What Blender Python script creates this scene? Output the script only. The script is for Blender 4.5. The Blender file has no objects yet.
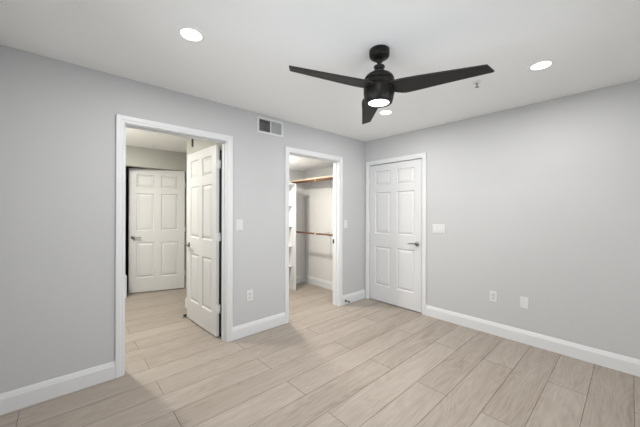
import bpy, bmesh, math, random
from mathutils import Vector, Matrix

# ------------------------------------------------------------------ camera, world, lights, exposure
S = bpy.context.scene
C = S.collection
F_PX, YAW, CY, ROLL, CAM_H = 283.2314, 0.8326, 211.70, 0.0029, 1.344
cd = bpy.data.cameras.new('camera')
cam = bpy.data.objects.new('camera', cd)
C.objects.link(cam)
S.camera = cam
_d = Vector((math.cos(YAW), math.sin(YAW), 0))
_r = Vector((math.sin(YAW), -math.cos(YAW), 0))
_u = _r.cross(_d)
_c, _s = math.cos(ROLL), math.sin(ROLL)
r2 = _c*_r + _s*_u
u2 = -_s*_r + _c*_u
cam.matrix_world = Matrix(((r2.x, u2.x, -_d.x, 0), (r2.y, u2.y, -_d.y, 0), (r2.z, u2.z, -_d.z, CAM_H), (0, 0, 0, 1)))
cd.sensor_width = 36
cd.lens = F_PX/640*36
cd.shift_y = -(213.5-CY)/640
cd.clip_start = 0.02

W = bpy.data.worlds.new('sky')
S.world = W
W.use_nodes = True
wn = W.node_tree
bgn = wn.nodes['Background']
bgn.inputs['Color'].default_value = (0.80, 0.90, 1.0, 1)
bgn.inputs['Strength'].default_value = 1.0


def area(name, loc, rot, size, power, color=(1, 1, 1), size_y=None, shape=None, spread=math.pi):
    l = bpy.data.lights.new(name, 'AREA')
    l.energy = power
    l.color = color
    l.size = size
    if size_y:
        l.shape = 'RECTANGLE'
        l.size_y = size_y
    if shape:
        l.shape = shape
    l.spread = spread
    o = bpy.data.objects.new(name, l)
    o.location = loc
    o.rotation_euler = rot
    C.objects.link(o)
    return o


PI = math.pi
# fill lights added for the room, outside two invented windows out of view
area('window_fill', (1.55, -0.66, 1.45), (PI/2, 0, 0), 2.1, 29, (0.90, 0.96, 1.0), size_y=1.15)
area('window_fill', (-0.49, 1.15, 1.45), (PI/2, 0, -PI/2), 1.7, 36, (0.90, 0.96, 1.0), size_y=1.15)
CAN_POWER = 11.6
CAN_COL = (1.0, 0.985, 0.965)
FAN_POWER = 2
HALL_POWER = 60
CLOSET_POWER = 42
S.view_settings.view_transform = 'Standard'
S.view_settings.look = 'None'
S.view_settings.gamma = 1
S.view_settings.use_curve_mapping = False
S.view_settings.exposure = 0.06

# ------------------------------------------------------------------ materials


def mat(name, col, rough=0.5, metal=0.0, bump=0.0, bscale=200, emit=None, estr=0, spec=0.5, var=0.0):
    m = bpy.data.materials.new(name)
    m.use_nodes = True
    n = m.node_tree.nodes
    L = m.node_tree.links
    b = n['Principled BSDF']
    b.inputs['Base Color'].default_value = (*col, 1)
    b.inputs['Roughness'].default_value = rough
    b.inputs['Metallic'].default_value = metal
    b.inputs['Specular IOR Level'].default_value = spec
    if emit:
        b.inputs['Emission Color'].default_value = (*emit, 1)
        b.inputs['Emission Strength'].default_value = estr
    tc = n.new('ShaderNodeTexCoord')
    nz = n.new('ShaderNodeTexNoise')
    nz.inputs['Scale'].default_value = bscale
    nz.inputs['Detail'].default_value = 4
    L.new(tc.outputs['Object'], nz.inputs['Vector'])
    if bump:
        bp = n.new('ShaderNodeBump')
        bp.inputs['Strength'].default_value = bump
        bp.inputs['Distance'].default_value = 0.002
        L.new(nz.outputs['Fac'], bp.inputs['Height'])
        L.new(bp.outputs['Normal'], b.inputs['Normal'])
    if var:
        mx = n.new('ShaderNodeMix')
        mx.data_type = 'RGBA'
        mx.inputs[6].default_value = (*[c*(1-var) for c in col], 1)
        mx.inputs[7].default_value = (*[min(1, c*(1+var)) for c in col], 1)
        L.new(nz.outputs['Fac'], mx.inputs[0])
        L.new(mx.outputs[2], b.inputs['Base Color'])
    return m


M_WALL = mat('grey_wall_paint', (0.52, 0.52, 0.52), 0.75, bump=0.35, bscale=170, spec=0.25)
M_CLOSETWALL = mat('off_white_wall_paint', (0.66, 0.655, 0.64), 0.75, bump=0.3, bscale=170, spec=0.25)
M_HALLWALL = mat('hall_wall_paint', (0.47, 0.465, 0.43), 0.75, bump=0.3, bscale=170, spec=0.25)
M_CEIL = mat('ceiling_paint', (0.88, 0.88, 0.875), 0.85, bump=0.3, bscale=120, spec=0.2)
M_TRIM = mat('white_trim_paint', (0.68, 0.685, 0.69), 0.38, bump=0.05, bscale=60)
M_DOOR = mat('white_door_paint', (0.63, 0.63, 0.63), 0.42, bump=0.06, bscale=90)
M_PLATE = mat('white_plastic', (0.66, 0.66, 0.655), 0.35, bump=0.02)
M_SLOT = mat('dark_slot', (0.05, 0.05, 0.05), 0.6, bump=0.02)
M_NICKEL = mat('dark_satin_nickel', (0.26, 0.25, 0.235), 0.32, metal=1.0, bump=0.03)
M_HINGE = mat('painted_hinge', (0.74, 0.74, 0.73), 0.4, bump=0.05)
M_BLACK = mat('matte_black_metal', (0.010, 0.009, 0.008), 0.38, bump=0.05, spec=0.18)
M_BLADE = mat('dark_blade_laminate', (0.024, 0.022, 0.020), 0.5, spec=0.18, bump=0.06, bscale=90, var=0.12)
M_SILVER = mat('bright_ring_metal', (0.7, 0.7, 0.7), 0.25, metal=1.0, bump=0.02)
M_DUCT = mat('dark_duct', (0.13, 0.13, 0.125), 0.8, bump=0.1)
M_VANE = mat('painted_vane', (0.58, 0.58, 0.575), 0.5, bump=0.05)
M_LENS = mat('lit_lens', (0.9, 0.9, 0.9), 0.4, emit=(1.0, 0.955, 0.88), estr=4, bump=0.02)
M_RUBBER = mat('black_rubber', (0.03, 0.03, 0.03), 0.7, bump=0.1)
M_BRASS = mat('brass', (0.65, 0.42, 0.16), 0.3, metal=1.0, bump=0.03)
M_MELAMINE = mat('white_shelf_board', (0.70, 0.70, 0.695), 0.45, bump=0.04)
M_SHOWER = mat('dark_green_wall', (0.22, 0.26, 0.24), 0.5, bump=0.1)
M_STRIKE = mat('blackened_steel', (0.04, 0.04, 0.04), 0.4, metal=0.6, bump=0.04)


def wood_mat(name, c1, c2, axis=1, rough=0.45):
    m = bpy.data.materials.new(name)
    m.use_nodes = True
    n = m.node_tree.nodes
    L = m.node_tree.links
    b = n['Principled BSDF']
    tc = n.new('ShaderNodeTexCoord')
    mp = n.new('ShaderNodeMapping')
    sc = [40, 40, 40]
    sc[axis] = 2
    mp.inputs['Scale'].default_value = sc
    nz = n.new('ShaderNodeTexNoise')
    nz.inputs['Scale'].default_value = 1.5
    nz.inputs['Detail'].default_value = 6
    cr = n.new('ShaderNodeValToRGB')
    cr.color_ramp.elements[0].position = 0.3
    cr.color_ramp.elements[0].color = (*c1, 1)
    cr.color_ramp.elements[1].position = 0.7
    cr.color_ramp.elements[1].color = (*c2, 1)
    L.new(tc.outputs['Object'], mp.inputs['Vector'])
    L.new(mp.outputs['Vector'], nz.inputs['Vector'])
    L.new(nz.outputs['Fac'], cr.inputs['Fac'])
    L.new(cr.outputs['Color'], b.inputs['Base Color'])
    b.inputs['Roughness'].default_value = rough
    return m


M_ROD = wood_mat('orange_stained_wood', (0.115, 0.044, 0.022), (0.22, 0.090, 0.042))
M_EDGE = wood_mat('pale_raw_wood', (0.62, 0.47, 0.35), (0.72, 0.57, 0.45))


def floor_mat():
    m = bpy.data.materials.new('pale_oak_plank')
    m.use_nodes = True
    n = m.node_tree.nodes
    L = m.node_tree.links
    b = n['Principled BSDF']
    at = n.new('ShaderNodeAttribute')
    at.attribute_name = 'plank'
    tc = n.new('ShaderNodeTexCoord')
    sep = n.new('ShaderNodeVectorMath')
    sep.operation = 'MULTIPLY_ADD'
    sep.inputs[1].default_value = (37.0, 19.0, 11.0)
    L.new(at.outputs['Vector'], sep.inputs[0])
    L.new(tc.outputs['Object'], sep.inputs[2])

    def mapped(scale):
        mp = n.new('ShaderNodeMapping')
        mp.inputs['Scale'].default_value = scale
        L.new(sep.outputs[0], mp.inputs['Vector'])
        return mp

    def noise(scale, s, detail, dist=0.0):
        mp = mapped(scale)
        nz = n.new('ShaderNodeTexNoise')
        nz.inputs['Scale'].default_value = s
        nz.inputs['Detail'].default_value = detail
        nz.inputs['Roughness'].default_value = 0.6
        nz.inputs['Distortion'].default_value = dist
        L.new(mp.outputs['Vector'], nz.inputs['Vector'])
        return nz
    fine = noise((2.2, 60, 1), 1.6, 7, 0.4)
    broad = noise((0.7, 5, 1), 1.5, 3, 1.2)
    # cathedral figure: contour bands of a stretched, smooth noise field
    fig = noise((0.9, 5.5, 1), 1.1, 1, 0.3)
    mul = n.new('ShaderNodeMath')
    mul.operation = 'MULTIPLY'
    mul.inputs[1].default_value = 110
    L.new(fig.outputs['Fac'], mul.inputs[0])
    sn = n.new('ShaderNodeMath')
    sn.operation = 'SINE'
    L.new(mul.outputs[0], sn.inputs[0])
    # value = .5 + weighted sum
    def madd(src, k, add):
        q = n.new('ShaderNodeMath')
        q.operation = 'MULTIPLY_ADD'
        L.new(src, q.inputs[0])
        q.inputs[1].default_value = k
        if isinstance(add, float):
            q.inputs[2].default_value = add
        else:
            L.new(add, q.inputs[2])
        return q.outputs[0]
    sp = n.new('ShaderNodeSeparateXYZ')
    L.new(at.outputs['Vector'], sp.inputs[0])
    v = madd(fine.outputs['Fac'], 1.05, -0.50)
    v = madd(broad.outputs['Fac'], 0.85, v)
    v = madd(sn.outputs[0], 0.085, v)
    v = madd(sp.outputs['X'], 0.27, v)
    cr = n.new('ShaderNodeValToRGB')
    e = cr.color_ramp.elements
    e[0].position = 0.0
    e[0].color = (0.205, 0.168, 0.137, 1)
    e[1].position = 1.0
    e[1].color = (0.395, 0.347, 0.302, 1)
    k = e.new(0.45)
    k.color = (0.310, 0.264, 0.224, 1)
    L.new(v, cr.inputs['Fac'])
    L.new(cr.outputs['Color'], b.inputs['Base Color'])
    b.inputs['Roughness'].default_value = 0.48
    b.inputs['Specular IOR Level'].default_value = 0.35
    bp = n.new('ShaderNodeBump')
    bp.inputs['Strength'].default_value = 0.12
    bp.inputs['Distance'].default_value = 0.001
    L.new(fine.outputs['Fac'], bp.inputs['Height'])
    L.new(bp.outputs['Normal'], b.inputs['Normal'])
    return m


M_FLOOR = floor_mat()
M_SEAM = mat('plank_seam', (0.15, 0.12, 0.095), 0.7, bump=0.05)


def glass_mat():
    m = bpy.data.materials.new('window_glass')
    m.use_nodes = True
    n = m.node_tree.nodes
    L = m.node_tree.links
    n.remove(n['Principled BSDF'])
    t = n.new('ShaderNodeBsdfTransparent')
    g = n.new('ShaderNodeBsdfGlossy')
    g.inputs['Roughness'].default_value = 0.02
    f = n.new('ShaderNodeFresnel')
    mx = n.new('ShaderNodeMixShader')
    L.new(f.outputs[0], mx.inputs[0])
    L.new(t.outputs[0], mx.inputs[1])
    L.new(g.outputs[0], mx.inputs[2])
    L.new(mx.outputs[0], n['Material Output'].inputs['Surface'])
    return m


M_GLASS = glass_mat()

# ------------------------------------------------------------------ helpers


def box(bm, x0, x1, y0, y1, z0, z1):
    vs = [bm.verts.new((x, y, z)) for x in (x0, x1) for y in (y0, y1) for z in (z0, z1)]
    for f in ((0, 1, 3, 2), (4, 6, 7, 5), (0, 4, 5, 1), (2, 3, 7, 6), (0, 2, 6, 4), (1, 5, 7, 3)):
        bm.faces.new([vs[i] for i in f])
    return vs


def lathe(bm, prof, seg=48, M=None, cap=True):
    rings = []
    for r, z in prof:
        ring = []
        for k in range(seg):
            a = 2*PI*k/seg
            v = Vector((r*math.cos(a), r*math.sin(a), z))
            if M:
                v = M @ v
            ring.append(bm.verts.new(v))
        rings.append(ring)
    for a, b in zip(rings, rings[1:]):
        for k in range(seg):
            f = bm.faces.new((a[k], a[(k+1) % seg], b[(k+1) % seg], b[k]))
            f.smooth = True
    if cap:
        bm.faces.new(rings[0][::-1])
        bm.faces.new(rings[-1])


def tube(bm, pts, r, seg=12, radii=None):
    pts = [Vector(p) for p in pts]
    rings = []
    for i, p in enumerate(pts):
        t = (pts[min(i+1, len(pts)-1)]-pts[max(i-1, 0)]).normalized()
        up = Vector((0, 0, 1)) if abs(t.z) < 0.9 else Vector((1, 0, 0))
        a = t.cross(up).normalized()
        b = a.cross(t)
        rr = radii[i] if radii else r
        rings.append([bm.verts.new(p+rr*(math.cos(2*PI*k/seg)*a+math.sin(2*PI*k/seg)*b)) for k in range(seg)])
    for a, b in zip(rings, rings[1:]):
        for k in range(seg):
            f = bm.faces.new((a[k], a[(k+1) % seg], b[(k+1) % seg], b[k]))
            f.smooth = True
    bm.faces.new(rings[0][::-1])
    bm.faces.new(rings[-1])


def sweep(bm, prof, p0, p1, out, up=(0, 0, 1)):
    """extrude a 2D profile (out distance, height) from p0 to p1"""
    p0, p1, out, up = Vector(p0), Vector(p1), Vector(out), Vector(up)
    A = [bm.verts.new(p0+out*a+up*b) for a, b in prof]
    B = [bm.verts.new(p1+out*a+up*b) for a, b in prof]
    n = len(prof)
    for k in range(n):
        bm.faces.new((A[k], A[(k+1) % n], B[(k+1) % n], B[k]))
    bm.faces.new(A[::-1])
    bm.faces.new(B)


def obj(name, bm, m, parent=None, bevel=0.0, seg=2):
    bmesh.ops.recalc_face_normals(bm, faces=bm.faces)
    me = bpy.data.meshes.new(name)
    bm.to_mesh(me)
    bm.free()
    for mm in (m if isinstance(m, (list, tuple)) else [m]):
        me.materials.append(mm)
    o = bpy.data.objects.new(name, me)
    C.objects.link(o)
    if parent:
        o.parent = parent
    if bevel:
        md = o.modifiers.new('bevel', 'BEVEL')
        md.width = bevel
        md.segments = seg
        md.limit_method = 'ANGLE'
        md.angle_limit = math.radians(40)
    return o


def tag(o, label, cat, group=None, kind=None):
    o['label'] = label
    o['category'] = cat
    if group:
        o['group'] = group
    if kind:
        o['kind'] = kind
    return o


def empty(name, loc, rz=0.0):
    o = bpy.data.objects.new(name, None)
    o.empty_display_size = 0.1
    o.location = loc
    o.rotation_euler = (0, 0, rz)
    C.objects.link(o)
    return o


def copy_tree(o, parent=None):
    c = o.copy()
    C.objects.link(c)
    if parent:
        c.parent = parent
    for ch in list(o.children):
        copy_tree(ch, c)
    return c


def struct(name, bm, m, label, cat, parent=None, bevel=0.0):
    o = obj(name, bm, m, parent, bevel)
    return tag(o, label, cat, kind='structure')


# ------------------------------------------------------------------ room dimensions
XB, YA = 3.510, 2.802          # inner faces of the right wall and of the left (door) wall
T = 0.12
XL, YB = -0.38, -0.55          # walls behind the camera
H = 2.44
HALL_H = 2.362
CLO_H = 2.115
HX, HY = 1.291, 4.203          # corner of the hall wall beside the open door
FX = 1.62                      # hall side wall further back
FY = 5.25                      # far hall wall
CX, CYB = 3.433, 4.200         # closet right and back walls
D1 = (0.381, 1.249)            # clear openings in the left wall
D2 = (2.041, 2.912)
HEAD = 2.062
BX = (1.862, 2.720)            # closed door in the right wall (Y range)

# ------------------------------------------------------------------ floor of individual planks in one mesh
bm = bmesh.new()
lay = bm.faces.layers.float_color.new('plank') if False else None
rnd = random.Random(11)
PW, PL = 0.2315, 1.532
vals = []


def plank(x0, x1, y0, y1):
    g, dz = 0.0016, -0.0022
    x0c, x1c, y0c, y1c = max(x0, -0.52), min(x1, 3.66), max(y0, -0.70), min(y1, 7.1)
    if x1c-x0c < 0.01 or y1c-y0c < 0.01:
        return
    o = [bm.verts.new(p) for p in ((x0c, y0c, dz), (x1c, y0c, dz), (x1c, y1c, dz), (x0c, y1c, dz))]
    i = [bm.verts.new(p) for p in ((x0c+g, y0c+g, 0), (x1c-g, y0c+g, 0), (x1c-g, y1c-g, 0), (x0c+g, y1c-g, 0))]
    f = bm.faces.new(i)
    f.material_index = 0
    val = (rnd.random(), rnd.random(), rnd.random())
    vals.append(val)
    for k in range(4):
        q = bm.faces.new((o[k], o[(k+1) % 4], i[(k+1) % 4], i[k]))
        q.material_index = 1
        vals.append(val)


SPECIAL = {5: 1.325, 7: 1.32, 9: 1.318, 11: -0.213}
for row in range(-3, 31):
    y0 = -0.0165+PW*row
    ph = 1.322 if row % 2 else 0.553
    for k in range(-2, 3):
        plank(ph+k*PL, ph+(k+1)*PL, y0, y0+PW)
box_start = len(bm.faces)
box(bm, -0.52, 3.66, -0.70, 7.1, -0.06, -0.0023)
for _ in range(6):
    vals.append((0.5, 0.5, 0.5))
bm.faces.ensure_lookup_table()
for f in bm.faces[box_start:]:
    f.material_index = 1
me = bpy.data.meshes.new('floor')
bm.to_mesh(me)
bm.free()
me.materials.append(M_FLOOR)
me.materials.append(M_SEAM)
a = me.attributes.new('plank', 'FLOAT_VECTOR', 'FACE')
for i, v in enumerate(vals):
    a.data[i].vector = v
fl = bpy.data.objects.new('floor', me)
C.objects.link(fl)
tag(fl, 'pale oak plank floor running through bedroom, hall and closet', 'floor', kind='structure')

# ------------------------------------------------------------------ ceilings
bm = bmesh.new()
box(bm, XL-T, XB+T, YB-T, YA+T, H, H+0.08)
struct('ceiling', bm, M_CEIL, 'smooth off-white bedroom ceiling with the black fan', 'ceiling')
bm = bmesh.new()
box(bm, -0.32, 1.41, YA+T, HY, HALL_H, H+0.08)
box(bm, -0.32, FX+T, HY, FY+T, HALL_H, H+0.08)
box(bm, -0.32, 2.4, FY+T, 7.1, HALL_H, H+0.08)
struct('ceiling', bm, M_CEIL, 'off-white hall ceiling seen through the left doorway', 'ceiling')
bm = bmesh.new()
box(bm, 1.41, CX, YA+T, CYB, CLO_H, H+0.08)
struct('ceiling', bm, M_CEIL, 'low off-white closet ceiling seen through the middle doorway', 'ceiling')

# ------------------------------------------------------------------ walls
J = 0.019    # jamb thickness
bm = bmesh.new()
ro1, ro2 = (D1[0]-J, D1[1]+J), (D2[0]-J, D2[1]+J)
zt = HEAD+J
VX0, VX1, VZ0, VZ1 = 1.625, 1.922, 2.250, 2.385     # duct hole behind the vent
box(bm, XL-T, ro1[0], YA, YA+T, 0, H)
box(bm, ro1[0], ro1[1], YA, YA+T, zt, H)
box(bm, ro1[1], VX0, YA, YA+T, 0, H)
box(bm, VX0, VX1, YA, YA+T, 0, VZ0)
box(bm, VX0, VX1, YA, YA+T, VZ1, H)
box(bm, VX1, ro2[0], YA, YA+T, 0, H)
box(bm, ro2[0], ro2[1], YA, YA+T, zt, H)
box(bm, ro2[1], XB+T, YA, YA+T, 0, H)
struct('wall_left', bm, M_WALL, 'grey bedroom wall with the two open doorways and vent', 'wall')
bm = bmesh.new()
rb = (BX[0]-0.007-J, BX[1]+0.005+J)
ZB = 2.058
box(bm, XB, XB+T, YB-T, rb[0], 0, H)
box(bm, XB, XB+T, rb[0], rb[1], ZB+J, H)
box(bm, XB, XB+T, rb[1], YA, 0, H)
struct('wall_right', bm, M_WALL, 'plain grey bedroom wall on the right with the closed door', 'wall')
# wall behind the camera (right part) and wall on the camera's left, each with an added window
WZ0, WZ1 = 0.85, 2.05
bm = bmesh.new()
wx0, wx1 = 0.5, 2.6
box(bm, XL-T, wx0, YB-T, YB, 0, H)
box(bm, wx1, XB, YB-T, YB, 0, H)
box(bm, wx0, wx1, YB-T, YB, 0, WZ0)
box(bm, wx0, wx1, YB-T, YB, WZ1, H)
struct('wall_back', bm, M_WALL, 'grey bedroom wall behind the camera with an added wide window', 'wall')
bm = bmesh.new()
wy0, wy1 = 0.3, 2.0
box(bm, XL-T, XL, YB, wy0, 0, H)
box(bm, XL-T, XL, wy1, YA, 0, H)
box(bm, XL-T, XL, wy0, wy1, 0, WZ0)
box(bm, XL-T, XL, wy0, wy1, WZ1, H)
struct('wall_side', bm, M_WALL, 'grey bedroom wall left of the camera with an added window', 'wall')


def window(name, label, axis, a0, a1, pos):
    """axis 'x': window in a wall of constant Y=pos"""
    def B(bm, u0, u1, v0, v1, z0, z1):
        if axis == 'x':
            box(bm, u0, u1, v0, v1, z0, z1)
        else:
            box(bm, v0, v1, u0, u1, z0, z1)
    w = empty(name, ((a0+a1)/2, pos, WZ0) if axis == 'x' else (pos, (a0+a1)/2, WZ0))
    tag(w, label, 'window', kind='structure')
    bm = bmesh.new()
    v0, v1 = pos-0.09, pos-0.04
    B(bm, a0, a0+0.05, v0, v1, WZ0, WZ1)
    B(bm, a1-0.05, a1, v0, v1, WZ0, WZ1)
    B(bm, a0+0.05, a1-0.05, v0, v1, WZ0, WZ0+0.05)
    B(bm, a0+0.05, a1-0.05, v0, v1, WZ1-0.05, WZ1)
    m = (a0+a1)/2
    B(bm, m-0.02, m+0.02, v0, v1, WZ0+0.05, WZ1-0.05)
    f = obj('window_frame', bm, M_TRIM)
    bm = bmesh.new()
    B(bm, a0+0.05, a1-0.05, pos-0.068, pos-0.063, WZ0+0.05, WZ1-0.05)
    g = obj('pane', bm, M_GLASS)
    bm = bmesh.new()
    B(bm, a0-0.03, a1+0.03, pos-0.035, pos+0.04, WZ0-0.03, WZ0)
    s = obj('window_sill', bm, M_TRIM, bevel=0.004)
    for o in (f, g, s):
        o.parent = w
        o.matrix_parent_inverse = Matrix.Translation(-Vector(w.location))


window('added_window_1', 'wide white-framed unseen window, added behind the camera to light the room', 'x', wx0, wx1, YB)  # both windows are unseen, added so the fill lights can shine in
window('added_window_2', 'white-framed unseen window, added left of the camera to light the room', 'y', wy0, wy1, XL)

# hall
bm = bmesh.new()
box(bm, -0.32, -0.20, YA+T, FY, 0, H)
struct('wall_hall_left', bm, M_HALLWALL, 'beige hall wall out of sight left of the doorway', 'wall')
bm = bmesh.new()
box(bm, HX, 1.41, YA+T, HY, 0, HALL_H)
struct('wall_hall_right', bm, M_HALLWALL, 'off-white hall wall beside the opened door leaf', 'wall')
bm = bmesh.new()
box(bm, FX, FX+T, HY, FY, 0, HALL_H)
struct('wall_hall_recess', bm, M_HALLWALL, 'narrow strip of beige hall wall right of the far hall door', 'wall')
bm = bmesh.new()
OX0, OX1, OZ = 0.690, 1.600, 2.050
box(bm, -0.32, OX0, FY, FY+T, 0, HALL_H)
box(bm, OX1, FX+T, FY, FY+T, 0, HALL_H)
box(bm, OX0, OX1, FY, FY+T, OZ, HALL_H)
struct('wall_hall_far', bm, M_HALLWALL, 'beige wall at the end of the hall above the ajar door', 'wall')
bm = bmesh.new()
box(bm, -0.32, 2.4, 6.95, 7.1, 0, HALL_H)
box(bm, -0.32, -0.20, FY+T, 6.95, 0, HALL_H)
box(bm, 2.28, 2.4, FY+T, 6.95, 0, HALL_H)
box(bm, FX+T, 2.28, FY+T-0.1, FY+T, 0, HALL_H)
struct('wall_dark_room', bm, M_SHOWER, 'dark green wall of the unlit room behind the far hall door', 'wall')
bm = bmesh.new()
box(bm, OX0, 0.742, FY+0.02, FY+T, 0, 0.345)
struct('trim_7', bm, M_TRIM, 'low white block at the foot of the dark gap left of the far hall door', 'trim', bevel=0.003)

# closet
bm = bmesh.new()
box(bm, CX, XB+T, YA+T, CYB+T, 0, H)
struct('wall_closet_right', bm, M_CLOSETWALL, 'off-white closet side wall behind the wooden rods', 'wall')
bm = bmesh.new()
box(bm, 1.41, CX, CYB, CYB+T, 0, H)
box(bm, 1.41, 1.43, YA+T, CYB, 0, CLO_H)
struct('wall_closet_back', bm, M_CLOSETWALL, 'off-white back wall of the closet beside the shelf tower', 'wall')

# ------------------------------------------------------------------ baseboards
BB = [(0, 0), (0.014, 0), (0.014, 0.098), (0.0125, 0.104), (0.0105, 0.108), (0.0095, 0.116), (0.0065, 0.124), (0.004, 0.133), (0, 0.135)]


def baseboard(name, runs, label):
    bm = bmesh.new()
    for p0, p1, out in runs:
        sweep(bm, BB, (*p0, 0.0004), (*p1, 0.0004), out)
    return struct(name, bm, M_TRIM, label, 'baseboard')


CW = 0.0575
c1o = (D1[0]-0.006-CW, D1[1]+0.006+CW)
c2o = (D2[0]-0.006-CW, D2[1]+0.006+CW)
cbo = (BX[0]-0.009-CW, BX[1]+0.007+CW)
baseboard('baseboard_left', [((XL+0.014, YA), (c1o[0], YA), (0, -1, 0)), ((c1o[1], YA), (c2o[0], YA), (0, -1, 0)), ((c2o[1], YA), (XB-0.019, YA), (0, -1, 0))],
          'white baseboard along the grey wall with the doorways')
baseboard('baseboard_right', [((XB, YB+0.014), (XB, cbo[0]), (-1, 0, 0))], 'long white baseboard along the right bedroom wall')
baseboard('baseboard_back', [((XL+0.014, YB), (XB-0.014, YB), (0, 1, 0)), ((XL, YB), (XL, YA), (1, 0, 0))], 'white baseboard on the walls behind the camera')
baseboard('baseboard_hall', [((HX, YA+T+0.02), (HX, HY+0.012), (-1, 0, 0)), ((FX, HY), (FX, FY), (-1, 0, 0)), ((-0.2, YA+T), (-0.2, FY-0.015), (1, 0, 0)), ((-0.2, FY), (OX0, FY), (0, -1, 0))],
          'white baseboard end showing at the hall corner behind the open door')
baseboard('baseboard_closet', [((CX, YA+T), (CX, CYB), (-1, 0, 0)), ((2.955, CYB), (CX-0.014, CYB), (0, -1, 0))], 'white baseboard around the corner inside the closet')

# ------------------------------------------------------------------ casings and jambs
CP = [(0, 0), (0.010, 0), (0.013, 0.006), (0.013, 0.018), (0.0165, 0.026), (0.0175, 0.045), (0.0175, CW-0.004), (0.015, CW), (0, CW)]


def casing(bm, a0, a1, ztop, P, out):
    """casing on a wall. P(a, z) -> world point ; out = direction into room. mitred corners."""
    out = Vector(out)
    n = len(CP)
    ringsets = []
    for (a, z, da, dz) in ((a0, 0.0004, -1, 0), (a0, ztop, -1, 1), (a1, ztop, 1, 1), (a1, 0.0004, 1, 0)):
        ringsets.append([bm.verts.new(P(a+da*w, z+dz*w)+out*o) for o, w in CP])
    for A, B in zip(ringsets, ringsets[1:]):
        for k in range(n):
            bm.faces.new((A[k], A[(k+1) % n], B[(k+1) % n], B[k]))
    bm.faces.new(ringsets[0][::-1])
    bm.faces.new(ringsets[-1])


def door_frame(name, D, label, stop_y=None):
    bm = bmesh.new()
    casing(bm, D[0]-0.006, D[1]+0.006, HEAD+0.006, lambda a, z: Vector((a, YA, z)), (0, -1, 0))
    box(bm, D[0]-J, D[0], YA-0.0005, YA+T+0.0005, 0.0004, HEAD+J)
    box(bm, D[1], D[1]+J, YA-0.0005, YA+T+0.0005, 0.0004, HEAD+J)
    box(bm, D[0], D[1], YA-0.0005, YA+T+0.0005, HEAD, HEAD+J)
    if stop_y:
        y0, y1 = stop_y
        box(bm, D[0], D[0]+0.010, y0, y1, 0.0004, HEAD)
        box(bm, D[1]-0.010, D[1], y0, y1, 0.0004, HEAD)
        box(bm, D[0]+0.010, D[1]-0.010, y0, y1, HEAD-0.010, HEAD)
    return struct(name, bm, M_TRIM, label, 'door frame')


tr1 = door_frame('trim_1', D1, 'white casing and jamb of the left doorway to the hall', (YA+0.045, YA+0.080))
bm = bmesh.new()
for x_ in (D1[0]-0.041, D1[1]+0.006):
    box(bm, x_, x_+0.035, YA+T, YA+T+0.016, 0.0004, HEAD+0.05)
box(bm, D1[0]-0.006, D1[1]+0.006, YA+T, YA+T+0.016, HEAD+0.006, HEAD+0.05)
obj('hall_casing', bm, M_TRIM, tr1)
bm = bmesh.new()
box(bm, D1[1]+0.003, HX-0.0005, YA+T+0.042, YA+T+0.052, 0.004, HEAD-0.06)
obj('gap_shade_strip', bm, M_RUBBER, tr1)  # added black strip, paints the shade in the gap behind the leaf
tr2 = door_frame('trim_2', D2, 'white casing and jamb of the open closet doorway', (YA+0.045, YA+0.080))
bm = bmesh.new()
box(bm, D2[1]-0.0025, D2[1], YA+T-0.032, YA+T-0.002, 0.885, 0.945)
sp_ = obj('strike_plate', bm, M_STRIKE, tr2, bevel=0.001)
bm = bmesh.new()
a0, a1 = BX[0]-0.005, BX[1]+0.003
casing(bm, a0-0.004, a1+0.004, ZB+0.004, lambda a, z: Vector((XB, a, z)), (-1, 0, 0))
box(bm, XB-0.0005, XB+T, a0-J-0.002, a0, 0.0004, ZB-0.002+J)
box(bm, XB-0.0005, XB+T, a1, a1+J+0.002, 0.0004, ZB-0.002+J)
box(bm, XB-0.0005, XB+T, a0, a1, ZB-0.002, ZB-0.002+J)
box(bm, XB+0.055, XB+0.085, a0, a0+0.012, 0.0004, ZB-0.002)
box(bm, XB+0.055, XB+0.085, a1-0.012, a1, 0.0004, ZB-0.002)
box(bm, XB+0.055, XB+0.085, a0+0.012, a1-0.012, ZB-0.014, ZB-0.002)
tr3 = struct('trim_3', bm, M_TRIM, 'white casing around the closed door in the right wall', 'door frame')
bm = bmesh.new()
box(bm, XB+0.002, XB+0.03, a0, a0+0.0012, 0.875, 0.955)
obj('strike_plate', bm, M_STRIKE, tr3)
# dark space closing the far side of the closed door
bm = bmesh.new()
box(bm, XB+T, XB+T+0.05, a0-0.1, a1+0.08, 0, 2.2)
struct('wall_beyond_door', bm, M_WALL, 'wall hidden behind the closed door', 'wall')

# ------------------------------------------------------------------ six-panel doors
SLAB_H, SLAB_T = 2.035, 0.035


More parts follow.
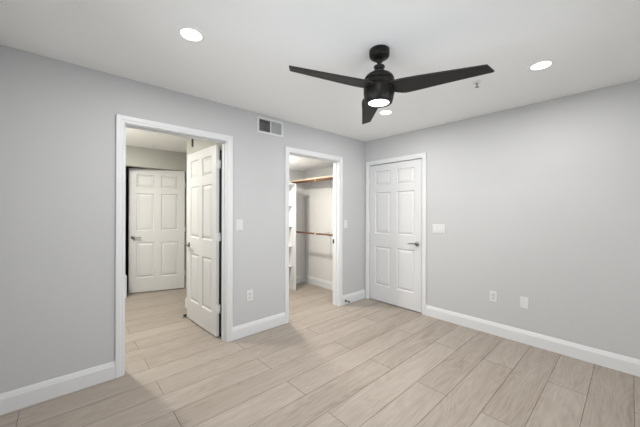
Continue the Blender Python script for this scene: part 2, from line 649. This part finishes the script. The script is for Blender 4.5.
def door_mesh(w):
    """local: x from 0 (hinge edge) to w, y from 0 (shown face) to SLAB_T, z from 0"""
    bm = bmesh.new()
    st = 0.105
    mu = 0.100
    pw = (w-2*st-mu)/2
    xs = [0, st, st+pw, st+pw+mu, w-st, w]
    zs = [0, 0.235, 0.815, 1.010, 1.625, 1.725, 1.940, SLAB_H]
    rings = [(0, 0), (0.009, 0.0100), (0.016, 0.0110), (0.042, 0.0018), (0.046, 0.0010)]
    for y, s in ((0, 1), (SLAB_T, -1)):
        for i in range(5):
            for j in range(7):
                x0, x1, z0, z1 = xs[i], xs[i+1], zs[j], zs[j+1]
                if i in (1, 3) and j in (1, 3, 5):
                    prev = None
                    for ins, dep in rings:
                        cur = [bm.verts.new((x, y+s*dep, z)) for x, z in ((x0+ins, z0+ins), (x1-ins, z0+ins), (x1-ins, z1-ins), (x0+ins, z1-ins))]
                        if prev:
                            for k in range(4):
                                bm.faces.new((prev[k], prev[(k+1) % 4], cur[(k+1) % 4], cur[k]))
                        prev = cur
                    bm.faces.new(prev)
                else:
                    bm.faces.new([bm.verts.new((x, y, z)) for x, z in ((x0, z0), (x1, z0), (x1, z1), (x0, z1))])
    # edges
    for i in range(5):
        for z in (0, SLAB_H):
            bm.faces.new([bm.verts.new(p) for p in ((xs[i], 0, z), (xs[i+1], 0, z), (xs[i+1], SLAB_T, z), (xs[i], SLAB_T, z))])
    for j in range(7):
        for x in (0, w):
            bm.faces.new([bm.verts.new(p) for p in ((x, 0, zs[j]), (x, 0, zs[j+1]), (x, SLAB_T, zs[j+1]), (x, SLAB_T, zs[j]))])
    bmesh.ops.remove_doubles(bm, verts=bm.verts, dist=0.00005)
    return bm


def lever(parent, w, z=0.905, tilt=0.0, sides=(0, 1)):
    """lever handles at backset 64 mm from the latch edge; lever points to the hinges"""
    x = w-0.064
    for s in sides:
        y = 0.0 if s == 0 else SLAB_T
        d = -1 if s == 0 else 1
        bm = bmesh.new()
        M = Matrix.Translation((x, y, z)) @ Matrix.Rotation(PI/2 if d < 0 else -PI/2, 4, 'X')
        lathe(bm, [(0.031, 0.0), (0.032, 0.004), (0.030, 0.009), (0.020, 0.012), (0.0125, 0.014), (0.0115, 0.042), (0.012, 0.052), (0.009, 0.056)], 32, M)
        yy = y+d*0.046
        pts = []
        rad = []
        for k in range(9):
            t = k/8
            pts.append((x-0.004-0.108*t, yy+d*0.004*math.sin(PI*t), z+0.004*math.sin(PI*t*1.4)-tilt*t))
            rad.append(0.0105-0.003*t)
        tube(bm, pts, 0.01, 12, rad)
        obj('lever_handle', bm, M_NICKEL, parent)


def hinges(parent, zs, leaf_on_face=False, m=M_HINGE):
    for z in zs:
        bm = bmesh.new()
        if leaf_on_face:      # knuckle standing proud of the shown face
            lathe(bm, [(0.0058, z-0.045), (0.0058, z+0.045)], 16, Matrix.Translation((-0.004, -0.005, 0)))
            lathe(bm, [(0.0035, z+0.045), (0.0035, z+0.050)], 12, Matrix.Translation((-0.004, -0.005, 0)))
        else:
            lathe(bm, [(0.0058, z-0.045), (0.0058, z+0.045)], 16, Matrix.Translation((-0.010, SLAB_T+0.0, 0)))
            box(bm, -0.0022, 0.0, 0.004, SLAB_T, z-0.045, z+0.045)
            box(bm, -0.012, -0.0005, SLAB_T-0.004, SLAB_T+0.010, z-0.045, z+0.045)
        obj('hinge', bm, m, parent)


# door_1: leaf of the left doorway, opened into the hall
def place_door(name, w, near, far, label, z=0.012):
    o = obj(name, door_mesh(w), M_DOOR, bevel=0.0012, seg=1)
    v = Vector((far[0]-near[0], far[1]-near[1]))
    o.location = (near[0], near[1], z)
    o.rotation_euler = (0, 0, math.atan2(v.y, v.x))
    tag(o, label, 'door', kind='structure')
    return o


# shown face looks towards -X: local -y must map to -X -> direction +Y gives local y = -X; so mirror
def place_door_m(name, w, near, far, label, z=0.012):
    """variant whose body lies on the right-hand side of near->far"""
    bm = door_mesh(w)
    for v in bm.verts:
        v.co.y = -v.co.y
    o = obj(name, bm, M_DOOR, bevel=0.0012, seg=1)
    v = Vector((far[0]-near[0], far[1]-near[1]))
    o.location = (near[0], near[1], z)
    o.rotation_euler = (0, 0, math.atan2(v.y, v.x))
    tag(o, label, 'door', kind='structure')
    return o


def flip_children(o):
    for ch in o.children:
        for v in ch.data.vertices:
            v.co.y = -v.co.y
        ch.data.flip_normals()


d1 = place_door_m('door_1', 0.806, (1.2030, 2.955), (1.162, 3.760), 'white six-panel door standing wide open into the hall', z=0.016)
lever(d1, 0.806, 0.915)
hinges(d1, (0.29, 1.055, 1.83))
flip_children(d1)
d2 = place_door_m('door_2', 0.857, (XB+0.001, BX[1]-0.0005), (XB+0.001, BX[0]+0.0005), 'closed white six-panel door in the right wall near the corner')
# body must go to +X ; direction is -Y so right-hand side is -X: mirror back
for v in d2.data.vertices:
    v.co.y = -v.co.y
d2.data.flip_normals()
lever(d2, 0.857, 0.905)
hinges(d2, (0.255, 1.02, 1.79), leaf_on_face=True)
bm = bmesh.new()
box(bm, 0.857-0.0002, 0.857+0.0010, 0.004, 0.031, 0.875, 0.935)
obj('latch_plate', bm, M_STRIKE, d2)
d3 = place_door_m('door_3', 0.820, (1.578, 5.239), (0.796, 5.487), 'white six-panel door standing ajar at the end of the hall', z=0.010)
lever(d3, 0.820, 0.905)
hinges(d3, (0.255, 1.02, 1.79))
flip_children(d3)

# ------------------------------------------------------------------ ceiling fan
FC = (1.586, 1.150)
fan = empty('ceiling_fan', (FC[0], FC[1], H))
tag(fan, 'matte black three-blade ceiling fan with a round light below', 'ceiling fan')


def fpart(name, prof, m, seg=64):
    bm = bmesh.new()
    lathe(bm, [(r, z-H+(0.005 if z < 2.17 else 0)) for r, z in prof], seg)
    return obj(name, bm, m, fan)


fpart('canopy', [(0.064, H), (0.068, H-0.004), (0.067, H-0.040), (0.065, H-0.047), (0.056, H-0.056), (0.040, H-0.062), (0.022, H-0.064)], M_BLACK)
fpart('downrod', [(0.020, H-0.062), (0.025, H-0.072), (0.021, H-0.084), (0.013, H-0.090), (0.013, H-0.116)], M_BLACK, 32)
fpart('yoke_cover', [(0.028, 2.331), (0.036, 2.329), (0.037, 2.321), (0.031, 2.317), (0.031, 2.307), (0.038, 2.294), (0.045, 2.2865)], M_BLACK)
fpart('silver_ring', [(0.044, 2.2870), (0.0480, 2.2850), (0.0480, 2.2820), (0.044, 2.2800)], M_SILVER)
hs = fpart('motor_housing', [(0.044, 2.2800), (0.058, 2.2780), (0.076, 2.270), (0.090, 2.258), (0.098, 2.244), (0.1010, 2.231), (0.0930, 2.2300), (0.0930, 2.2250), (0.1020, 2.2240),
                             (0.1030, 2.190), (0.0940, 2.1890), (0.0940, 2.1830), (0.1030, 2.1815), (0.1030, 2.165), (0.1020, 2.135), (0.0965, 2.105), (0.0895, 2.076), (0.0860, 2.0735), (0.0705, 2.0735), (0.0700, 2.0785)], M_BLACK, 72)
bm = bmesh.new()
lathe(bm, [(0.0700, 2.0840-H), (0.0695, 2.0815-H), (0.064, 2.0810-H), (0.040, 2.0807-H), (0.010, 2.0805-H)], 48)
obj('light_lens', bm, M_LENS, fan)


def blade_mesh():
    R, dl, pitch, cone, zb, th = 0.667, 0.035, -0.177, -0.043, 2.180, 0.009
    up = [(0.075, 0.055), (0.10, 0.074), (0.13, 0.090), (0.155, 0.096), (0.19, 0.095), (0.24, 0.089), (0.35, 0.074), (0.50, 0.056), (0.60, 0.0445), (R-0.008, 0.038), (R, 0.0355)]
    lo = [(0.075, -0.050), (0.11, -0.056), (0.135, -0.058), (0.16, -0.060), (0.24, -0.059), (0.35, -0.053), (0.50, -0.044), (0.60, -0.038), (R-dl, -0.036)]
    bm = bmesh.new()
    out = up + lo[::-1]
    a = []
    b = []
    for s, t in out:
        z = zb+t*math.sin(pitch)+cone*s-H
        y = t*math.cos(pitch)
        a.append(bm.verts.new((s, y, z+th/2)))
        b.append(bm.verts.new((s, y, z-th/2)))
    # triangulated strips across chord
    nU, nL = len(up), len(lo)
    tops = [a[:nU], a[nU:][::-1]]
    bots = [b[:nU], b[nU:][::-1]]
    for P_ in (tops, bots):
        U, L_ = P_
        i = j = 0
        while i < nU-1 or j < nL-1:
            if j >= nL-1 or (i < nU-1 and U[i+1].co.x <= L_[j+1].co.x+0.03):
                bm.faces.new((U[i], U[i+1], L_[j]))
                i += 1
            else:
                bm.faces.new((U[i], L_[j+1], L_[j]))
                j += 1
    n = len(out)
    for k in range(n):
        bm.faces.new((a[k], a[(k+1) % n], b[(k+1) % n], b[k]))
    return bm


bl0 = obj('blade', blade_mesh(), M_BLADE, fan, bevel=0.002)
# the fan hangs very slightly out of level from its ball joint
TILT = Matrix.Translation((0, 0, -0.07)) @ Matrix.Rotation(0.013, 4, Vector((0.67, 0.74, 0)).normalized()) @ Matrix.Translation((0, 0, 0.07))
for ch in fan.children:
    if not ch.name.startswith('canopy'):
        ch.matrix_basis = TILT
bl0.matrix_basis = TILT @ Matrix.Rotation(math.radians(45.83), 4, 'Z')
for k in (1, 2):
    b_ = bl0.copy()
    C.objects.link(b_)
    b_.parent = fan
    b_.matrix_basis = TILT @ Matrix.Rotation(math.radians(45.83+120*k), 4, 'Z')
area('fan_lamp', (FC[0]-0.004, FC[1]+0.003, 2.0782), (0, 0, 0), 0.118, FAN_POWER, CAN_COL, shape='DISK')

# ------------------------------------------------------------------ recessed downlights
can = empty('recessed_light', (0.590, 1.840, H))
bm = bmesh.new()
lathe(bm, [(0.061, -0.0016), (0.065, -0.0026), (0.084, -0.0022), (0.0890, -0.0008), (0.0890, -0.0001), (0.061, -0.0001)], 64, cap=False)
obj('trim_ring', bm, M_CEIL, can)
bm = bmesh.new()
lathe(bm, [(0.061, -0.0010), (0.0605, -0.0018), (0.03, -0.0024), (0.004, -0.0025)], 48)
obj('light_lens', bm, M_LENS, can)
cans = [(can, (0.590, 1.840)), (copy_tree(can), (2.636, 1.824)), (copy_tree(can), (2.640, 0.456)), (copy_tree(can), (0.590, 0.456))]
for (o, (x, y)), lab in zip(cans, ('lit recessed ceiling light above the left doorway, left of the fan', 'lit recessed ceiling light partly behind the rear fan blade, near the corner',
                                   'lit recessed ceiling light right of the fan, above the blank right wall', 'lit recessed ceiling light overhead, out of the frame')):
    o.location = (x, y, H)
    tag(o, lab, 'ceiling light', 'recessed lights in the bedroom ceiling')
    area('downlight', (x, y, H-0.0045), (0, 0, 0), 0.116, CAN_POWER, CAN_COL, shape='DISK')

# hall and closet lamps (out of sight above the openings)
for nm, (x, y, z), pw_, lab, col in (('ceiling_lamp', (0.12, 4.15, HALL_H), HALL_POWER, 'round flush lamp on the hall ceiling, hidden left of the doorway', (1.0, 0.97, 0.895)),
                                    ('ceiling_lamp', (2.25, 3.50, CLO_H), CLOSET_POWER, 'round flush lamp on the closet ceiling, hidden left of the doorway', (1.0, 0.955, 0.88))):
    L_ = empty(nm, (x, y, z))
    tag(L_, lab, 'ceiling light')
    bm = bmesh.new()
    lathe(bm, [(0.10, 0), (0.105, -0.01), (0.105, -0.022), (0.095, -0.025)], 48)
    obj('lamp_base', bm, M_PLATE, L_)
    bm = bmesh.new()
    lathe(bm, [(0.095, -0.024), (0.088, -0.036), (0.065, -0.045), (0.03, -0.050), (0.004, -0.051)], 48)
    obj('lamp_diffuser', bm, M_LENS, L_)
    pl = bpy.data.lights.new(nm+'_light', 'POINT')
    pl.energy = pw_*0.20
    pl.color = col
    pl.shadow_soft_size = 0.06
    po = bpy.data.objects.new(nm+'_light', pl)
    po.location = (x, y, z-0.125)
    C.objects.link(po)
    area(nm+'_downlight', (x, y, z-0.056), (0, 0, 0), 0.16, pw_*0.62, col, shape='DISK')

# ------------------------------------------------------------------ sprinklers


def sprinkler(x, y, z, label, m=None):
    m = m or M_NICKEL
    s = empty('fire_sprinkler', (x, y, z))
    tag(s, label, 'sprinkler')
    bm = bmesh.new()
    lathe(bm, [(0.031, 0), (0.031, -0.002), (0.024, -0.006), (0.012, -0.008), (0.009, -0.009)], 32)
    obj('escutcheon', bm, M_PLATE, s)
    bm = bmesh.new()
    lathe(bm, [(0.008, -0.009), (0.008, -0.016), (0.005, -0.018)], 16)
    tube(bm, [(-0.006, 0, -0.016), (-0.011, 0, -0.026), (-0.004, 0, -0.038)], 0.0018, 8)
    tube(bm, [(0.006, 0, -0.016), (0.011, 0, -0.026), (0.004, 0, -0.038)], 0.0018, 8)
    lathe(bm, [(0.003, -0.018), (0.002, -0.036)], 8)
    obj('frame', bm, m, s)
    bm = bmesh.new()
    lathe(bm, [(0.004, -0.036), (0.005, -0.040), (0.015, -0.041), (0.015, -0.0425), (0.003, -0.043)], 20)
    obj('deflector', bm, m, s)


sprinkler(2.5866, 0.8786, H, 'small fire sprinkler on the bedroom ceiling near the tip of the right fan blade')
sprinkler(1.060, 4.970, HALL_H, 'tiny fire sprinkler on the hall ceiling seen through the left doorway', M_PLATE)

# ------------------------------------------------------------------ air vent
v_ = empty('air_vent', (1.774, YA, 2.318))
tag(v_, 'white wall vent with two banks of louvers above and between the doorways', 'vent')
w2, h2 = 0.1725, 0.0905
bm = bmesh.new()
fb = 0.023
for (x0, x1, z0, z1) in ((-w2, -w2+fb, -h2, h2), (w2-fb, w2, -h2, h2), (-w2+fb, w2-fb, h2-fb, h2), (-w2+fb, w2-fb, -h2, -h2+fb), (-0.008, 0.008, -h2+fb, h2-fb)):
    box(bm, x0, x1, -0.006, -0.0002, z0, z1)
obj('vent_frame', bm, M_PLATE, v_, bevel=0.0015)
for s, x0, x1 in ((1, -w2+fb, -0.008), (-1, 0.008, w2-fb)):
    bm = bmesh.new()
    n = 10
    ang = math.radians(57)*1
    for k in range(n):
        xc = x0+(k+0.5)*(x1-x0)/n
        hc = 0.0085 if s > 0 else 0.0056
        dx, dy = hc*math.cos(ang)*s, hc*math.sin(ang)
        nx, ny = -dy, dx
        q = 0.0006/hc
        vs = []
        for z in (-h2+fb, h2-fb):
            for (a_, b_) in ((-1, -1), (1, -1), (1, 1), (-1, 1)):
                vs.append(bm.verts.new((xc+a_*dx+b_*nx*q, 0.006+a_*dy+b_*ny*q, z)))
        for f in ((0, 1, 2, 3), (7, 6, 5, 4), (0, 4, 5, 1), (1, 5, 6, 2), (2, 6, 7, 3), (3, 7, 4, 0)):
            bm.faces.new([vs[i] for i in f])
    obj('louvers', bm, M_VANE, v_)
bm = bmesh.new()
box(bm, VX0-1.774, VX1-1.774, 0.10, 0.118, VZ0-2.318, VZ1-2.318)
for (x0, x1, z0, z1) in ((VX0-1.774, VX0-1.774+0.002, VZ0-2.318, VZ1-2.318), (VX1-1.774-0.002, VX1-1.774, VZ0-2.318, VZ1-2.318), (VX0-1.774, VX1-1.774, VZ0-2.318, VZ0-2.316), (VX0-1.774, VX1-1.774, VZ1-2.320, VZ1-2.318)):
    box(bm, x0, x1, 0.016, 0.10, z0, z1)
obj('duct', bm, M_DUCT, v_)

# ------------------------------------------------------------------ switches and outlets (local: x along wall, -y out of wall)


def plate(bm, w, h):
    vs0 = [(-w/2, -h/2), (w/2, -h/2), (w/2, h/2), (-w/2, h/2)]
    rings = [(0, -0.0002), (0, -0.003), (0.0025, -0.0058), (0.004, -0.0062)]
    prev = None
    for ins, y in rings:
        cur = [bm.verts.new((x-math.copysign(ins, x), y, z-math.copysign(ins, z))) for x, z in vs0]
        if prev:
            for k in range(4):
                bm.faces.new((prev[k], prev[(k+1) % 4], cur[(k+1) % 4], cur[k]))
        else:
            bm.faces.new(cur[::-1])
        prev = cur
    bm.faces.new(prev)


def switch(name, loc, rz, gangs, w, h, label):
    t = empty(name, loc, rz)
    tag(t, label, 'light switch')
    bm = bmesh.new()
    plate(bm, w, h)
    obj('cover_plate', bm, M_PLATE, t)
    for g in range(gangs):
        x = (g-(gangs-1)/2)*0.046
        bm = bmesh.new()
        box(bm, x-0.0168, x+0.0168, -0.0068, -0.0055, -0.0335, 0.0335)
        obj('switch_surround', bm, M_VANE, t)
        bm = bmesh.new()
        z0, z1 = -0.031, 0.031
        A = [bm.verts.new(p) for p in ((x-0.0155, -0.0066, z0), (x+0.0155, -0.0066, z0), (x+0.0155, -0.0066, z1), (x-0.0155, -0.0066, z1))]
        B = [bm.verts.new(p) for p in ((x-0.0150, -0.0112, z0+0.001), (x+0.0150, -0.0112, z0+0.001), (x+0.0150, -0.0072, z1-0.001), (x-0.0150, -0.0072, z1-0.001))]
        for k in range(4):
            bm.faces.new((A[k], A[(k+1) % 4], B[(k+1) % 4], B[k]))
        bm.faces.new(B)
        bm.faces.new(A[::-1])
        obj('rocker', bm, M_PLATE, t)
    for g in range(gangs):
        for z in (-0.048, 0.048):
            bm = bmesh.new()
            x = (g-(gangs-1)/2)*0.046
            lathe(bm, [(0.003, 0), (0.003, 0.0008), (0.001, 0.001)], 12, Matrix.Translation((x, -0.0060, z)) @ Matrix.Rotation(PI/2, 4, 'X'))
            obj('screw', bm, M_PLATE, t)
    return t


switch('light_switch', (1.395, YA, 1.200), 0, 1, 0.074, 0.120, 'single white rocker switch between the left doorway and the closet doorway')
switch('light_switch', (3.052, YA, 1.165), 0, 1, 0.076, 0.120, 'single white rocker switch between the closet doorway and the room corner')
switch('light_switch', (XB, 1.631, 1.133), -PI/2, 3, 0.162, 0.116, 'wide white triple rocker switch right of the closed door')


def outlet(loc, rz, label):
    t = empty('wall_outlet', loc, rz)
    tag(t, label, 'outlet')
    bm = bmesh.new()
    plate(bm, 0.072, 0.116)
    obj('cover_plate', bm, M_PLATE, t)
    for z in (-0.0195, 0.0195):
        bm = bmesh.new()
        M = Matrix.Translation((0, -0.0060, z)) @ Matrix.Rotation(PI/2, 4, 'X')
        pr = [(0.0170, 0), (0.0170, 0.0016), (0.0162, 0.0021)]
        lathe(bm, pr, 32, M)
        for vv in bm.verts:
            vv.co.z = z+max(-0.0135, min(0.0135, vv.co.z-z))
        f = obj('receptacle', bm, M_VANE, t)
        bm = bmesh.new()
        box(bm, -0.0078, -0.0052, -0.0085, -0.0078, z-0.002, z+0.0075)
        box(bm, 0.0052, 0.0078, -0.0085, -0.0078, z-0.002, z+0.0065)
        lathe(bm, [(0.0026, 0), (0.0026, 0.0006)], 12, Matrix.Translation((0, -0.0079, z-0.0075)) @ Matrix.Rotation(PI/2, 4, 'X'))
        obj('slots', bm, M_SLOT, f)
    bm = bmesh.new()
    lathe(bm, [(0.003, 0), (0.003, 0.0009), (0.001, 0.0011)], 12, Matrix.Translation((0, -0.0060, 0)) @ Matrix.Rotation(PI/2, 4, 'X'))
    obj('screw', bm, M_NICKEL, t)


outlet((1.515, YA, 0.427), 0, 'white power outlet low on the grey wall between the two doorways')
outlet((XB, 1.020, 0.416), -PI/2, 'white power outlet low on the right wall, nearer the closed door')
t = empty('blank_wall_plate', (XB, 0.736, 0.416), -PI/2)
tag(t, 'blank white wall plate low on the right wall, right of the outlet', 'wall plate')
bm = bmesh.new()
plate(bm, 0.072, 0.116)
obj('cover_plate', bm, M_PLATE, t)
for z in (-0.030, 0.030):
    bm = bmesh.new()
    lathe(bm, [(0.003, 0), (0.003, 0.0009), (0.001, 0.0011)], 12, Matrix.Translation((0, -0.0060, z)) @ Matrix.Rotation(PI/2, 4, 'X'))
    obj('screw', bm, M_PLATE, t)

# ------------------------------------------------------------------ door stops
t = empty('spring_door_stop', (3.045, YA-0.014, 0.052))
tag(t, 'dark spring door stop screwed to the baseboard near the room corner', 'door stop')
RX = Matrix.Rotation(PI/2, 4, 'X')
bm = bmesh.new()
lathe(bm, [(0.016, 0), (0.016, 0.004), (0.012, 0.009), (0.007, 0.011)], 24, RX)
obj('mounting_base', bm, M_STRIKE, t)
bm = bmesh.new()
pts = []
for k in range(121):
    a = k/120*2*PI*12
    pts.append((0.0050*math.cos(a), -0.008-0.052*k/120, 0.0050*math.sin(a)))
tube(bm, pts, 0.0026, 6)
obj('spring', bm, M_NICKEL, t)
bm = bmesh.new()
lathe(bm, [(0.007, 0.058), (0.0115, 0.060), (0.0115, 0.074), (0.008, 0.078)], 24, RX)
obj('rubber_tip', bm, M_RUBBER, t)

t = empty('floor_door_stop', (1.152, 3.808, 0))
tag(t, 'dark metal floor door stop at the foot of the opened hall door', 'door stop')
bm = bmesh.new()
lathe(bm, [(0.036, 0.0006), (0.037, 0.005), (0.032, 0.010), (0.020, 0.012)], 32)
box(bm, -0.005, 0.085, -0.015, 0.015, 0.0006, 0.008)
obj('base_plate', bm, M_NICKEL, t)
bm = bmesh.new()
lathe(bm, [(0.016, 0.009), (0.017, 0.014), (0.017, 0.030), (0.014, 0.036), (0.006, 0.038)], 24)
obj('bumper', bm, M_RUBBER, t)
bm = bmesh.new()
tube(bm, [(0.0, 0, 0.030), (0.022, 0.004, 0.027), (0.060, 0.006, 0.022)], 0.0060, 10)
obj('catch_arm', bm, M_NICKEL, t)

# small dark bracket high on the hall wall
bm = bmesh.new()
box(bm, -0.006, 0, -0.026, 0.026, -0.060, 0.060)
box(bm, -0.012, -0.006, -0.016, 0.016, -0.045, 0.045)
o = obj('wall_bracket', bm, M_STRIKE, bevel=0.001)
o.location = (HX, 3.956, 2.266)
tag(o, 'small dark vertical bracket high on the hall wall above the opened door', 'bracket')

# ------------------------------------------------------------------ closet fittings
RXc = 3.100
cs = empty('closet_shelf', (CX, 3.56, 1.785))
tag(cs, 'long white closet shelf with pale wood edge above the upper rod', 'shelf')


def part_w(name, bm, m, root, bevel=0.0):
    o = obj(name, bm, m, root, bevel)
    o.matrix_parent_inverse = Matrix.Translation(-Vector(root.location))
    return o


bm = bmesh.new()
box(bm, 3.092, CX-0.001, YA+T+0.001, CYB-0.001, 1.888, 1.906)
part_w('shelf_board', bm, M_MELAMINE, cs)
bm = bmesh.new()
box(bm, 3.078, 3.092, YA+T+0.001, CYB-0.001, 1.882, 1.908)
part_w('front_edge', bm, M_EDGE, cs, 0.002)
bm = bmesh.new()
box(bm, CX-0.019, CX-0.0005, YA+T+0.001, CYB-0.02, 1.795, 1.8875)
tag(obj('shelf_cleat', bm, M_MELAMINE, bevel=0.001), 'white cleat board on the closet side wall under the upper shelf', 'cleat')
bm = bmesh.new()
box(bm, 2.955, CX-0.001, CYB-0.019, CYB-0.0005, 1.795, 1.8875)
tag(obj('shelf_cleat', bm, M_MELAMINE, bevel=0.001), 'white cleat board on the closet back wall beside the shelf tower', 'cleat')


def rod(z, label, br_y):
    t = empty('closet_rod', (RXc, 3.56, z))
    tag(t, label, 'closet rod', None)
    bm = bmesh.new()
    tube(bm, [(RXc, YA+T+0.004, z), (RXc, CYB-0.022, z)], 0.0160 if z > 1.5 else 0.0145, 24)
    part_w('pole', bm, M_ROD, t)
    for y in (YA+T+0.002, CYB-0.020):
        bm = bmesh.new()
        lathe(bm, [(0.0195, 0), (0.0195, 0.012), (0.0175, 0.014)], 24, Matrix.Translation((RXc, y if y < 3.5 else y, z)) @ Matrix.Rotation(-PI/2 if y < 3.5 else PI/2, 4, 'X'))
        part_w('end_socket', bm, M_PLATE, t)
    return t


rod(1.862, 'upper orange wooden clothes rod under the closet shelf', 3.5)
rod(0.981, 'lower orange wooden clothes rod across the closet', 3.5)


def bracket(z, y, label, top, hook_m):
    t = empty('rod_bracket', (CX, y, z))
    tag(t, label, 'bracket')
    bm = bmesh.new()
    box(bm, CX-0.004, CX-0.0005, y-0.012, y+0.012, z-0.265, top)
    tube(bm, [(CX-(0.020 if z > 1.5 else 0.004), y, z), (CX-0.15, y, z), (RXc+0.022, y, z)], 0.0060, 8)
    tube(bm, [(CX-0.004, y, z-0.105), (CX-0.016, y, z-0.070), (CX-0.040, y, z-0.040), (CX-0.075, y, z-0.016), (CX-0.120, y, z-0.003)], 0.0050, 8)
    part_w('brace', bm, M_HINGE, t)
    bm = bmesh.new()
    pts = [(RXc+0.0215*math.cos(a), y, z+0.0215*math.sin(a)) for a in [PI*0.05-PI*1.15*k/14 for k in range(15)]]
    pts = [(RXc+0.026, y, z+0.022)] + pts
    for i in range(3):
        tube(bm, [(p[0], p[1]-0.009+0.009*i, p[2]) for p in pts], 0.0055, 8)
    part_w('hook', bm, hook_m, t)


bracket(1.862, 3.500, 'brass hook bracket holding the upper closet rod', 1.790, M_BRASS)
bracket(0.981, 3.500, 'white wall bracket holding the lower closet rod', 1.010, M_HINGE)

tw = empty('shelf_tower', (2.60, 4.02, 0))
tag(tw, 'tall white closet shelf tower with open shelves against the back wall', 'shelf unit')
ty0, ty1, tx0, tx1, tz = 3.842, CYB-0.001, 2.300, 2.948, 1.803
for x0, x1 in ((tx0, tx0+0.019), (tx1-0.019, tx1)):
    bm = bmesh.new()
    box(bm, x0, x1, ty0, ty1, 0.0006, tz)
    part_w('side_panel', bm, M_MELAMINE, tw, 0.001)
for z in (0.30, 0.395, 0.739, 1.082, 1.442, tz-0.0):
    if z == 0.30:
        continue
    bm = bmesh.new()
    yy = 3.935 if z < tz else ty0
    x0, x1 = (tx0+0.019, tx1-0.019) if z < tz else (tx0, tx1)
    box(bm, x0, x1, yy, ty1, z, z+0.019)
    part_w('shelf_board', bm, M_MELAMINE, tw, 0.001)
bm = bmesh.new()
box(bm, tx0+0.019, tx1-0.019, ty1-0.006, ty1, 0.0006, tz)
part_w('back_panel', bm, M_MELAMINE, tw)
